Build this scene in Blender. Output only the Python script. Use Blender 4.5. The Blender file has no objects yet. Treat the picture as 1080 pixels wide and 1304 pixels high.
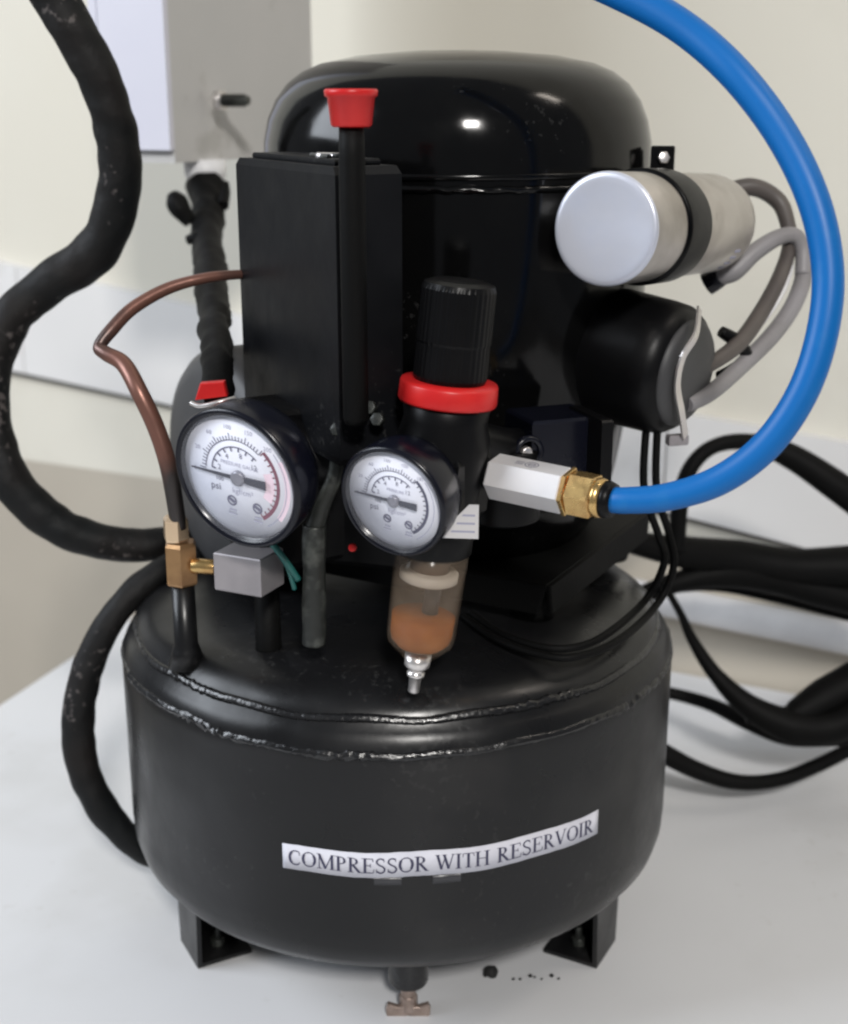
import bpy, bmesh, math, random
from mathutils import Vector, Matrix, noise
random.seed(4)
S = 0.01                      # everything below is written in centimetres
scn = bpy.context.scene
COL = scn.collection
V = Vector
R = math.radians

# ------------------------------------------------------------------ camera
cam_d = bpy.data.cameras.new('camera')
cam = bpy.data.objects.new('camera', cam_d); COL.objects.link(cam)
cam.location = (0.0125, -0.598, 0.40)
cam.rotation_euler = (R(90 - 17), 0, 0)
cam_d.sensor_fit = 'VERTICAL'; cam_d.sensor_height = 24
cam_d.lens = 24 * 1700 / 1304
cam_d.clip_start = 0.02; cam_d.clip_end = 50
cam_d.dof.use_dof = True; cam_d.dof.focus_distance = 0.50; cam_d.dof.aperture_fstop = 6.5
scn.camera = cam

# ------------------------------------------------------------------ light
w = bpy.data.worlds.new('World'); scn.world = w; w.use_nodes = True
w.node_tree.nodes['Background'].inputs[0].default_value = (0.80, 0.84, 0.92, 1)
w.node_tree.nodes['Background'].inputs[1].default_value = 0.20

def area(name, loc, target, sx, sy, power, color):
    d = bpy.data.lights.new(name, 'AREA'); d.shape = 'RECTANGLE'
    d.size = sx; d.size_y = sy; d.energy = power; d.color = color
    o = bpy.data.objects.new(name, d); COL.objects.link(o)
    o.location = loc
    o.rotation_euler = (V(target) - V(loc)).to_track_quat('-Z', 'Y').to_euler()
    return o
area('window_light', (-2.2, -0.3, 1.5), (0, 0.1, 0.1), 1.3, 1.2, 55, (0.86, 0.92, 1.0))
area('ceiling_light', (0.35, -2.5, 2.0), (0, 0, 0.2), 0.34, 0.30, 62, (1.0, 0.97, 0.93))
area('ceiling_light', (1.6, 0.2, 2.3), (0.2, 0.3, 0.2), 1.2, 0.5, 42, (1.0, 0.90, 0.80))

scn.view_settings.view_transform = 'Standard'
scn.view_settings.look = 'None'
scn.view_settings.exposure = 0.14
scn.view_settings.gamma = 1.0
scn.cycles.pixel_filter_type = 'BLACKMAN_HARRIS'; scn.cycles.filter_width = 2.3

# ------------------------------------------------------------------ materials
def mat(name, color, rough=0.5, metal=0.0, spec=0.5, color2=None, nscale=20, bump=0.0, bscale=60,
        rvar=0.0, coat=0.0, trans=0.0, alpha=1.0, detail=4, lo=0.4, hi=0.65, bdist=0.0005, sheen=0.0):
    m = bpy.data.materials.new(name); m.use_nodes = True
    nt = m.node_tree; N = nt.nodes; L = nt.links
    b = N['Principled BSDF']
    b.inputs['Base Color'].default_value = (*color, 1)
    b.inputs['Roughness'].default_value = rough
    b.inputs['Metallic'].default_value = metal
    b.inputs['Specular IOR Level'].default_value = spec
    b.inputs['Coat Weight'].default_value = coat
    b.inputs['Coat Roughness'].default_value = 0.08
    b.inputs['Transmission Weight'].default_value = trans
    b.inputs['Alpha'].default_value = alpha
    b.inputs['Sheen Weight'].default_value = sheen
    tc = N.new('ShaderNodeTexCoord')
    def nz(scale, det=4):
        n = N.new('ShaderNodeTexNoise'); n.inputs['Scale'].default_value = scale
        n.inputs['Detail'].default_value = det
        L.new(tc.outputs['Object'], n.inputs['Vector']); return n
    if color2:
        n = nz(nscale, detail); r = N.new('ShaderNodeValToRGB')
        r.color_ramp.elements[0].position = lo; r.color_ramp.elements[0].color = (*color, 1)
        r.color_ramp.elements[1].position = hi; r.color_ramp.elements[1].color = (*color2, 1)
        L.new(n.outputs[0], r.inputs[0]); L.new(r.outputs[0], b.inputs['Base Color'])
    if rvar:
        n = nz(nscale * 1.7 + 7); mp = N.new('ShaderNodeMapRange')
        mp.inputs['From Min'].default_value = 0.3; mp.inputs['From Max'].default_value = 0.7
        mp.inputs['To Min'].default_value = max(0.03, rough - rvar); mp.inputs['To Max'].default_value = rough + rvar
        L.new(n.outputs[0], mp.inputs[0]); L.new(mp.outputs[0], b.inputs['Roughness'])
    if bump:
        n = nz(bscale, 5); bp = N.new('ShaderNodeBump'); bp.inputs['Strength'].default_value = bump
        bp.inputs['Distance'].default_value = bdist
        L.new(n.outputs[0], bp.inputs['Height']); L.new(bp.outputs[0], b.inputs['Normal'])
    return m

M = {}
M['tank'] = mat('tank_paint', (.0048, .0049, .0053), .34, color2=(.0072, .0072, .0079), nscale=14, bump=.30, bscale=150, rvar=.10, spec=.34, bdist=.0003)
M['weld'] = mat('weld_paint', (.007, .007, .0075), .24, bump=.6, bscale=330, rvar=.12, spec=.5, bdist=.0008)
M['dome'] = mat('dome_paint', (.0018, .0018, .0020), .13, bump=.12, bscale=70, rvar=.04, spec=.25, color2=(.0028, .0028, .0028), nscale=40, bdist=.0003)
M['black'] = mat('black_plastic', (.0030, .0030, .0034), .38, bump=.1, bscale=300, rvar=.06, spec=.16)
M['blackbox'] = mat('black_box_paint', (.0035, .0038, .0048), .44, bump=.15, bscale=220, rvar=.08, spec=.16, color2=(.0048, .0052, .0065), nscale=30)
M['matte'] = mat('matte_black_rubber', (.0024, .0024, .0024), .6, bump=.3, bscale=400, spec=.12)
M['greyplas'] = mat('dark_grey_plastic', (.045, .045, .047), .5, bump=.15, bscale=250, spec=.4, color2=(.055, .055, .057), nscale=30)
M['bezel'] = mat('bezel_enamel', (.004, .0045, .009), .25, spec=.32, rvar=.05)
M['red'] = mat('red_plastic', (.50, .012, .013), .36, spec=.4, color2=(.58, .018, .016), nscale=60)
M['dial'] = mat('dial_white', (.74, .76, .86), .45, color2=(.78, .79, .87), nscale=30)
M['ink'] = mat('dial_ink', (.035, .035, .075), .6)
M['softink'] = mat('soft_dial_ink', (.10, .10, .16), .6)
M['faintink'] = mat('faint_dial_ink', (.32, .32, .42), .6)
M['redink'] = mat('dark_red_ink', (.16, .03, .06), .6)
M['pinkink'] = mat('pink_dial_ink', (.80, .62, .70), .6)
M['glass'] = mat('clear_plastic', (.9, .92, 1), .06, alpha=.07, spec=.6)
M['needle'] = mat('needle_black', (.012, .014, .03), .35)
M['chrome'] = mat('brushed_chrome', (.72, .69, .67), .32, metal=.85, bump=.1, bscale=500, color2=(.66, .63, .62), nscale=90, rvar=.06)
M['satin'] = mat('satin_steel_face', (.70, .68, .68), .42, metal=.35, color2=(.64, .63, .64), nscale=50, bump=.1, bscale=300)
M['alu'] = mat('brushed_aluminium', (.50, .47, .44), .36, metal=.85, bump=.18, bscale=220, color2=(.40, .37, .34), nscale=45, rvar=.08)
M['alucap'] = mat('aluminium_end', (.63, .64, .70), .38, metal=.45, bump=.15, bscale=180, color2=(.55, .58, .68), nscale=25, rvar=.05)
M['block'] = mat('grey_alloy', (.30, .28, .29), .42, metal=.3, bump=.1, bscale=300, color2=(.25, .235, .245), nscale=60)
M['brass'] = mat('brass', (.62, .42, .17), .26, metal=.9, color2=(.50, .30, .12), nscale=120, rvar=.07)
M['dullbrass'] = mat('dull_brass', (.42, .25, .12), .36, metal=.75, color2=(.30, .17, .085), nscale=100, bump=.2, bscale=300)
M['brightbrass'] = mat('pale_brass', (.80, .60, .40), .25, metal=.8)
M['copper'] = mat('dull_copper', (.20, .095, .072), .36, metal=.5, color2=(.040, .035, .034), nscale=18, bump=.2, bscale=200, lo=.42, hi=.58)
M['blue'] = mat('blue_hose', (.0015, .108, .36), .42, spec=.3, color2=(.0015, .122, .40), nscale=8, rvar=.05)
M['greycable'] = mat('grey_cable', (.25, .24, .25), .5, color2=(.20, .19, .19), nscale=30, bump=.1, bscale=200)
M['darkcable'] = mat('brown_grey_cable', (.085, .072, .065), .5, color2=(.06, .05, .048), nscale=40)
M['white'] = mat('white_plastic', (.72, .72, .73), .45)
M['paper'] = mat('label_paper', (.60, .60, .66), .65, color2=(.54, .54, .60), nscale=60, bump=.1, bscale=120)
M['tape'] = mat('old_tape', (.030, .030, .034), .3, spec=.5)
M['stud'] = mat('weathered_stud', (.022, .024, .022), .42, metal=.3, color2=(.075, .08, .072), nscale=130, bump=.6, bscale=260, lo=.5, hi=.68, bdist=.0008)
M['amber'] = mat('amber_oil', (.22, .052, .001), .4, color2=(.30, .085, .004), nscale=60, spec=.05)
M['bowl'] = mat('cloudy_bowl', (.34, .26, .19), .14, alpha=.12, color2=(.40, .31, .23), nscale=40, spec=.5)
M['core'] = mat('bowl_core', (.085, .055, .04), .5, color2=(.13, .085, .06), nscale=60)
M['cream'] = mat('filter_element', (.45, .39, .32), .6)
M['boxlid'] = mat('white_enamel', (.57, .57, .65), .42, color2=(.60, .60, .67), nscale=12)
M['boxside'] = mat('grey_enamel', (.46, .455, .445), .45, color2=(.49, .48, .47), nscale=10)
M['pvc'] = mat('pale_conduit', (.74, .73, .73), .28, color2=(.6, .59, .59), nscale=15)
M['green'] = mat('green_wire', (.01, .10, .09), .4)
M['fluff'] = mat('black_crumbs', (.008, .008, .008), .8)
# big surfaces
M['table'] = mat('table_laminate', (.60, .605, .62), .42, color2=(.63, .635, .65), nscale=5, bump=.06, bscale=90, rvar=.05, spec=.35)
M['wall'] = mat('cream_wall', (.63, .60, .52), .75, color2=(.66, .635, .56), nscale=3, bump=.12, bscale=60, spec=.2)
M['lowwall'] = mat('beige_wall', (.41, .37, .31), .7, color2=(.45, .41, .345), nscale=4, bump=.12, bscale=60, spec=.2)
M['ledge'] = mat('white_tile_ledge', (.66, .65, .64), .45, color2=(.70, .69, .68), nscale=6, bump=.05, bscale=50, spec=.3)
M['gap_shade'] = mat('painted_gap_shade', (.07, .06, .055), .8)  # dark colour painted in for the shadow gap under the ledge
M['hubgrey'] = mat('hub_grey', (.22, .22, .26), .4, metal=.4)
M['worn'] = mat('worn_brass', (.26, .20, .17), .38, metal=.6, color2=(.40, .32, .28), nscale=150, bump=.3, bscale=300)
M['floor'] = mat('grey_floor', (.30, .28, .25), .6, color2=(.34, .32, .28), nscale=6)

# worn surfaces: patches of fine specks mixed into the base colour
def specks(m, col, fine, coarse, lo, hi, amount=1.0):
    nt = m.node_tree; N = nt.nodes; L = nt.links; b = N['Principled BSDF']
    tc = [n for n in N if n.type == 'TEX_COORD'][0]
    n = N.new('ShaderNodeTexNoise'); n.inputs['Scale'].default_value = fine; n.inputs['Detail'].default_value = 4
    n2 = N.new('ShaderNodeTexNoise'); n2.inputs['Scale'].default_value = coarse
    L.new(tc.outputs['Object'], n.inputs['Vector']); L.new(tc.outputs['Object'], n2.inputs['Vector'])
    mu = N.new('ShaderNodeMath'); mu.operation = 'MULTIPLY'
    L.new(n.outputs[0], mu.inputs[0]); L.new(n2.outputs[0], mu.inputs[1])
    r = N.new('ShaderNodeMapRange'); r.inputs['From Min'].default_value = lo; r.inputs['From Max'].default_value = hi; r.inputs['To Max'].default_value = amount
    L.new(mu.outputs[0], r.inputs[0])
    mx = N.new('ShaderNodeMixRGB'); mx.inputs[2].default_value = (*col, 1); L.new(r.outputs[0], mx.inputs[0])
    lk = b.inputs['Base Color'].links
    if lk: L.new(lk[0].from_socket, mx.inputs[1])
    else: mx.inputs[1].default_value = b.inputs['Base Color'].default_value
    L.new(mx.outputs[0], b.inputs['Base Color'])
    return m
M['sleeve'] = specks(mat('woven_sleeve', (.005, .006, .0065), .62, bump=.8, bscale=170, spec=.22, color2=(.010, .0085, .008), nscale=25, bdist=.0008), (.085, .075, .072), 260, 18, .35, .42)
specks(M['tank'], (.026, .026, .026), 330, 12, .36, .44, .8)
specks(M['tank'], (.016, .0155, .015), 28, 7, .29, .42, .6)
specks(M['dome'], (.03, .03, .03), 420, 16, .405, .45, .5)
specks(M['blackbox'], (.03, .03, .03), 420, 16, .375, .43, .7)
specks(M['bezel'], (.04, .04, .04), 500, 30, .39, .44, .6)
specks(M['blue'], (.02, .16, .40), 90, 14, .33, .44, .45)
specks(M['table'], (.52, .515, .51), 120, 5, .385, .46, .5)
specks(M['table'], (.54, .54, .54), 14, 3, .28, .42, .6)
specks(M['alu'], (.22, .18, .15), 120, 20, .33, .42, .6)
specks(M['wall'], (.52, .49, .42), 8, 2.5, .27, .42, .5)
specks(M['ledge'], (.48, .46, .43), 18, 5, .31, .42, .5)
specks(M['boxside'], (.30, .29, .27), 60, 8, .33, .43, .5)

# ------------------------------------------------------------------ mesh helpers
ORG = {}                        # object name -> world origin (cm)
def frame(axis, up=(0, 0, 1)):
    z = V(axis).normalized(); u = V(up)
    if abs(z.dot(u.normalized())) > .98: u = V((0, 1, 0))
    x = u.cross(z).normalized(); y = z.cross(x)
    return Matrix((x, y, z)).transposed()          # columns x, y, z(axis)

class MB:
    def __init__(s): s.v = []; s.f = []; s.sm = []
    def add(s, vs, fs, smooth=True):
        b = len(s.v); s.v += [tuple(p) for p in vs]
        s.f += [[b + i for i in f] for f in fs]; s.sm += [smooth] * len(fs); return s
    def lathe(s, prof, at, axis=(0, 0, 1), n=64, smooth=True, up=(0, 0, 1), sx=1, sy=1, jit=0, jf=6):
        F = frame(axis, up); at = V(at); vs = []; rows = []
        for (r, h) in prof:
            if r < 1e-5:
                rows.append([len(vs)]); vs.append(at + F @ V((0, 0, h)))
            else:
                row = []
                for k in range(n):
                    a = 2 * math.pi * k / n
                    rr, hh = r, h
                    if jit and jf > 10:
                        q = V((math.cos(a) * jf * 3, math.sin(a) * jf * 3, h * 2.3 + r)); lo = V((math.cos(a) * 3.1, math.sin(a) * 3.1, round(h)))
                        am = .15 + 2.6 * max(0, noise.noise(lo)) ** .8
                        rr += jit * noise.noise(q) * am + .05 * noise.noise(lo * 2.2); hh += jit * noise.noise(q + V((9, 4, 2))) * am + .16 * noise.noise(lo * 1.6 + V((5, 5, 5)))
                    elif jit:
                        q = V((math.cos(a) * jf * 3, math.sin(a) * jf * 3, h * 2.3 + r))
                        rr += jit * noise.noise(q); hh += jit * noise.noise(q + V((9, 4, 2)))
                    row.append(len(vs)); vs.append(at + F @ V((rr * math.cos(a) * sx, rr * math.sin(a) * sy, hh)))
                rows.append(row)
        fs = []
        for A, B in zip(rows, rows[1:]):
            if len(A) == 1 and len(B) == 1: continue
            for k in range(n):
                j = (k + 1) % n
                if len(A) == 1: fs.append([A[0], B[j], B[k]])
                elif len(B) == 1: fs.append([A[k], A[j], B[0]])
                else: fs.append([A[k], A[j], B[j], B[k]])
        return s.add(vs, fs, smooth)
    def cyl(s, r, h, at, axis=(0, 0, 1), bev=.04, n=48, up=(0, 0, 1), smooth=True):
        return s.lathe([(0, 0), (r - bev, 0), (r - bev * .3, bev * .3), (r, bev), (r, h - bev), (r - bev * .3, h - bev * .3), (r - bev, h), (0, h)], at, axis, n, smooth, up)
    def ring(s, ri, ro, h0, h1, at, axis=(0, 0, 1), n=64, bev=.03, up=(0, 0, 1)):
        return s.lathe([(ri, h0), (ro - bev, h0), (ro, h0 + bev), (ro, h1 - bev), (ro - bev, h1), (ri + bev, h1), (ri, h1 - bev), (ri, h0)], at, axis, n, True, up)
    def prism(s, poly, h0, h1, at, axis=(0, 0, 1), up=(0, 0, 1), bev=.0):
        F = frame(axis, up); at = V(at); n = len(poly)
        if bev:
            cx = sum(p[0] for p in poly) / n; cy = sum(p[1] for p in poly) / n
            def sh(p):
                d = math.hypot(p[0] - cx, p[1] - cy) or 1; k = 1 - bev / d
                return (cx + (p[0] - cx) * k, cy + (p[1] - cy) * k)
            ps = [sh(p) for p in poly]; sg = 1 if h1 > h0 else -1
            lv = [(ps, h0), (poly, h0 + sg * bev), (poly, h1 - sg * bev), (ps, h1)]
        else: lv = [(poly, h0), (poly, h1)]
        vs = []; fs = []
        for P, h in lv: vs += [at + F @ V((p[0], p[1], h)) for p in P]
        for l in range(len(lv) - 1):
            for k in range(n):
                j = (k + 1) % n; fs.append([l * n + k, l * n + j, (l + 1) * n + j, (l + 1) * n + k])
        fs.append(list(range(n))[::-1]); fs.append([(len(lv) - 1) * n + k for k in range(n)])
        return s.add(vs, fs, False)
    def box(s, sx, sy, sz, at, axis=(0, 0, 1), up=(0, 1, 0), bev=.05):
        p = [(-sx / 2, -sy / 2), (sx / 2, -sy / 2), (sx / 2, sy / 2), (-sx / 2, sy / 2)]
        return s.prism(p, -sz / 2, sz / 2, at, axis, up, bev)
    def tube(s, pts, r, n=20, sub=8, closed=False, rough=0, lift=0, smooth=True):
        P = [V(p) for p in pts]
        rs = r if isinstance(r, (list, tuple)) else [r] * len(P)
        Q = []; RR = []
        m = len(P)
        for i in range(m if closed else m - 1):
            if closed: a, b, c, d = P[(i - 1) % m], P[i], P[(i + 1) % m], P[(i + 2) % m]
            else: a, b, c, d = P[max(i - 1, 0)], P[i], P[i + 1], P[min(i + 2, m - 1)]
            for k in range(sub):
                t = k / sub
                Q.append(.5 * ((2 * b) + (c - a) * t + (2 * a - 5 * b + 4 * c - d) * t * t + (3 * b - a - 3 * c + d) * t ** 3))
                RR.append(rs[i] * (1 - t) + rs[(i + 1) % m] * t)
        if not closed: Q.append(P[-1]); RR.append(rs[-1])
        vs = []; fs = []; K = len(Q); x = None
        for i, q in enumerate(Q):
            t = (Q[(i + 1) % K] - Q[i - 1]) if closed else (Q[min(i + 1, K - 1)] - Q[max(i - 1, 0)])
            t.normalize()
            if x is None:
                x = t.orthogonal().normalized()
            x = (x - t * x.dot(t)).normalized(); y = t.cross(x)
            for k in range(n):
                a = 2 * math.pi * k / n; rr = RR[i]
                if rough:
                    rr *= 1 + rough * noise.noise(q * 1.1 + V((math.cos(a), math.sin(a), 0)) * .9)
                vs.append(q + (x * math.cos(a) + y * math.sin(a)) * rr)
        for i in range(K if closed else K - 1):
            for k in range(n):
                j = (k + 1) % n; i2 = (i + 1) % K
                fs.append([i * n + k, i * n + j, i2 * n + j, i2 * n + k])
        s.add(vs, fs, smooth)
        if not closed:
            b = len(s.v) - len(vs)
            s.f.append([b + k for k in range(n)][::-1]); s.f.append([b + (K - 1) * n + k for k in range(n)]); s.sm += [False, False]
        return s
    def build(s, name, m, parent=None, origin=None):
        xs = [p[0] for p in s.v]; ys = [p[1] for p in s.v]; zs = [p[2] for p in s.v]
        o3 = V(origin) if origin else V(((min(xs) + max(xs)) / 2, (min(ys) + max(ys)) / 2, min(zs)))
        me = bpy.data.meshes.new(name)
        me.from_pydata([tuple((V(p) - o3) * S) for p in s.v], [], s.f)
        me.polygons.foreach_set('use_smooth', s.sm)
        bm = bmesh.new(); bm.from_mesh(me); bmesh.ops.recalc_face_normals(bm, faces=bm.faces); bm.to_mesh(me); bm.free()
        me.materials.append(M[m])
        ob = bpy.data.objects.new(name, me); COL.objects.link(ob)
        ORG[ob.name] = o3
        if parent: ob.parent = parent; ob.location = (o3 - ORG[parent.name]) * S
        else: ob.location = o3 * S
        return ob

def empty(name, at, parent=None):
    o = bpy.data.objects.new(name, None); COL.objects.link(o); o.empty_display_size = .02
    ORG[o.name] = V(at); o.location = V(at) * S
    if parent: o.parent = parent; o.location = (V(at) - ORG[parent.name]) * S
    return o
def tag(o, label, cat, group=None):
    o['label'] = label; o['category'] = cat
    if group: o['group'] = group
    return o
def struct(o): o['kind'] = 'structure'; return o

# ------------------------------------------------------------------ setting
PHI = R(-26); WD = V((math.cos(PHI), math.sin(PHI), 0)); WN = V((math.sin(PHI), -math.cos(PHI), 0))   # along the wall, out of the wall
WA = V((19, 28.3, 0))
def wp(t, z, out=0): return WA + WD * t + V((0, 0, z)) + WN * out
def slab(t0, t1, za0, za1, zb0, zb1, out0, out1):
    """wall piece from t0 to t1; heights (za0..za1) at t0 and (zb0..zb1) at t1; thickness out0..out1"""
    m = MB(); vs = []
    for o in (out0, out1): vs += [wp(t0, za0, o), wp(t1, zb0, o), wp(t1, zb1, o), wp(t0, za1, o)]
    return m.add(vs, [[0, 1, 2, 3], [7, 6, 5, 4], [0, 4, 5, 1], [1, 5, 6, 2], [2, 6, 7, 3], [3, 7, 4, 0]], False)
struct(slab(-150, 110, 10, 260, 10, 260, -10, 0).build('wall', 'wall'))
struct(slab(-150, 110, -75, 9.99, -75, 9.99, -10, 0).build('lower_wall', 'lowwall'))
# white ledge along the wall: a run of separate panels with fine joints
TOPS = lambda t: 20.1 + (-.122) * t if t < 0 else 20.1 - .075 * t
BOTS = lambda t: 13.2 + (-.085) * t if t < 0 else 13.2 - .13 * t
ledge = empty('wall_ledge', wp(0, 13)); struct(ledge)
edges = [-140, -112, -84.5, -57, -29, -1, 27, 55, 83, 108]
for a, b in zip(edges, edges[1:]):
    m = slab(a + .06, b - .06, BOTS(a), TOPS(a), BOTS(b), TOPS(b), 0, 1.1)
    # softened top edge
    m.build('panel', 'ledge', ledge)
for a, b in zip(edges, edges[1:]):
    slab(a, b, BOTS(a) - .5, BOTS(a) - .01, BOTS(b) - .5, BOTS(b) - .01, 0, .35).build('shade_strip', 'gap_shade', ledge)  # added dark strip below each panel, imitating the ledge's shadow line
struct(MB().add([(-400, -400, -75), (400, -400, -75), (400, 400, -75), (-400, 400, -75)], [[0, 1, 2, 3]], False).build('floor', 'floor'))

# table: left edge runs from the front left to the wall
tv = [(-61, -75), (90, -75), tuple(wp(75, 0, .3)[:2]), tuple(wp(-42.2, 0, .3)[:2])]
tm = MB(); b_ = .25
def ins(p, d):
    cx, cy = 10, -15
    l = math.hypot(p[0] - cx, p[1] - cy); return (p[0] + (cx - p[0]) * d / l, p[1] + (cy - p[1]) * d / l)
lv = [(tv, -1.9), (tv, 1.3 - b_), ([ins(p, b_) for p in tv], 1.3)]
vs = []
for P, h in lv: vs += [(p[0], p[1], h) for p in P]
fs = [[l * 4 + k, l * 4 + (k + 1) % 4, (l + 1) * 4 + (k + 1) % 4, (l + 1) * 4 + k] for l in range(2) for k in range(4)] + [[0, 3, 2, 1], [8, 9, 10, 11]]
table = empty('table', (10, -15, -75)); tag(table, 'white laminate table under the black compressor', 'table')
tm.add(vs, fs, False).build('tabletop', 'table', table)
for p in [(-50, -65), (80, -65), (62, -2), (-16, 36)]:
    MB().box(4, 4, 72.6, (p[0], p[1], -37.8)).build('leg', 'boxside', table)

# pale conduit along the lower wall, behind the compressor
pp = [wp(-16, 7.9, 1.6), wp(0, 7.0, 1.6), wp(11, 6.5, 1.6), wp(60, 4.4, 1.6)]
cd = MB().tube(pp, 1.1, 24).build('wall_conduit', 'pvc'); tag(cd, 'pale round conduit running along the lower wall behind the right side of the tank', 'pipe')

# ------------------------------------------------------------------ wall box (upper left)
bx = empty('wall_box', wp(-34, 36.7)); tag(bx, 'white and grey electrical box fixed to the wall, upper left', 'box')
C0 = V((-13.0, 19.2, 36.75)); HB = 36
side = -WN                                  # towards the wall
Lw = -WD                                    # towards the left
def hexa(A, a, la, b, lb, h): 
    vs = [A, A + a * la, A + a * la + b * lb, A + b * lb]; vs = vs + [v + V((0, 0, h)) for v in vs]
    return MB().add(vs, [[3, 2, 1, 0], [4, 5, 6, 7], [0, 1, 5, 4], [1, 2, 6, 5], [2, 3, 7, 6], [3, 0, 4, 7]], False)
hexa(C0, side, 15.6, Lw, 5.2, HB).build('case', 'boxside', bx)
lid = hexa(C0 + V((0, 0, .72)) - side * .45 - Lw * .02, side, .44, Lw, 4.55, HB).build('lid', 'boxlid', bx)
hexa(C0 + V((0, 0, .72)) - side * .40 + Lw * 4.66, side, .39, Lw, .55, HB).build('side_strip', 'boxlid', bx)
sc = V((-10.98, 22.00, 40.19)) + WD * .12
sm_ = MB(); sm_.cyl(.62, .5, sc - WD * .02, WD, bev=.08, n=6); sm_.build('nut', 'chrome', bx)
sb = MB(); sb.cyl(.27, 1.9, sc + WD * .3, WD, bev=.05, n=16)
for k in range(8): sb.ring(.1, .37, 0, .09, sc + WD * (.45 + .2 * k), WD, n=16, bev=.03)
sb.build('bolt', 'stud', bx)
G = V((-11.82, 22.50, 36.74))
gl = MB(); gl.lathe([(0, 0), (1.25, 0), (1.25, -.9), (1.15, -1.0), (1.12, -1.7), (.95, -2.0), (0, -2.0)], G + V((0, 0, .1)), n=40)
gl.build('cable_gland', 'white', bx)

# black wire bundle from the gland down to the front
bd = empty('wire_bundle', (-6.88, -8.00, 28.93)); tag(bd, 'black taped wire bundle hanging from the wall box down behind the large gauge', 'cable')
pts = [(-11.77, 22.30, 35.34), (-11.32, 20.00, 34.31), (-10.85, 16.00, 32.97), (-9.67, 9.00, 31.64), (-8.32, 1.00, 30.48), (-7.32, -5.00, 29.79), (-6.78, -8.50, 28.88)]
MB().tube(pts, [1.15, .95, .85, .80, .72, .62, .55], rough=.3, n=24, sub=10).build('bundle', 'matte', bd)
MB().tube([(-11.91, 17.00, 33.53), (-12.36, 17.00, 34.26), (-12.72, 17.20, 34.77), (-12.96, 17.40, 35.10)], [.35, .55, .62, .35], n=16, rough=.3).build('loose_tail', 'matte', bd)
MB().tube([(-10.71, 14.50, 32.85), (-11.20, 14.40, 32.99), (-11.70, 14.50, 32.85)], [.34, .30, .26], n=14).build('loose_tail', 'matte', bd)
MB().tube([(-10.35, 19.00, 34.38), (-10.32, 20.00, 35.07), (-10.32, 20.50, 35.62)], [.35, .3, .15], n=12).build('loose_tail', 'matte', bd)
tl = V((-6.94, -9.20, 29.19))
MB().prism([(-.62, -.1), (.62, .05), (.52, .62), (-.4, .55)], -.25, .25, tl, (0, -1, 0), bev=.05).build('terminal_tape', 'red', bd)
MB().tube([(-7.70, -9.60, 29.03), (-7.28, -9.80, 28.95), (-6.53, -9.90, 29.13), (-5.97, -9.60, 29.22)], .09, n=10).build('bare_wire', 'chrome', bd)

# ------------------------------------------------------------------ compressor
CP = empty('compressor', (0, 0, 0))
tag(CP, 'black air compressor with round reservoir tank, two gauges and printed label, on the white table', 'compressor')
tank = MB().lathe([(0, 3.4), (4, 3.5), (8, 4.0), (10, 4.5), (11.4, 5.1), (12.3, 5.7), (12.75, 6.3), (12.95, 7.0), (13, 7.9), (13, 12), (13, 15.3), (12.98, 15.7),
                   (12.86, 16.2), (12.62, 16.55), (12.40, 16.75), (12.30, 17.0), (12.1, 17.35), (11.5, 17.8), (10.3, 18.15), (8, 18.35), (4, 18.5), (0, 18.5)],
                  (0, 0, 0), n=160).build('reservoir_tank', 'tank', CP)
for (r, z, q) in ((12.80, 15.75, .24), (12.20, 16.95, .22)):
    pr = [(r + q * math.cos(a), z + q * math.sin(a)) for a in [R(x) for x in range(0, 361, 40)]]
    MB().lathe(pr, (0, 0, 0), n=640, jit=.10, jf=20).build('weld_seam', 'weld', tank)

# printed label on the tank -------------------------------------------------
RL = 13.03
def on_tank(u, v, r=RL):            # u along the arc (cm, 0 = straight ahead), v = height
    a = u / 13.0
    return V((r * math.sin(a), -r * math.cos(a), v))
def skew(u): return 10.98 + .035 * math.sin(u * 1.3) + .012 * u
U0, U1 = -4.55, 9.35
lm = MB(); n = 60; vs = []
for i in range(n + 1):
    u = U0 + (U1 - U0) * i / n
    hh = .56 + .02 * noise.noise(V((u * 2.2, 0, 0)))
    for r in (RL - .02, RL): vs += [on_tank(u, skew(u) - hh, r), on_tank(u, skew(u) + hh, r)]
fs = []
for i in range(n):
    a = i * 4; b = a + 4
    fs += [[a + 2, b + 2, b + 3, a + 3], [a, a + 1, b + 1, b], [a, b, b + 2, a + 2], [a + 1, a + 3, b + 3, b + 1]]
fs += [[0, 2, 3, 1], [n * 4, n * 4 + 1, n * 4 + 3, n * 4 + 2]]
lab = lm.add(vs, fs, True).build('label', 'paper', CP)
T, t_ = .145, .06
def arc(cx, cy, rx, ry, a0, a1, k=14): return [(cx + rx * math.cos(R(a0 + (a1 - a0) * i / k)), cy + ry * math.sin(R(a0 + (a1 - a0) * i / k))) for i in range(k + 1)]
def serif(x, y, wd=.15): return ([(x - wd, y), (x + wd, y)], .045)
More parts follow.
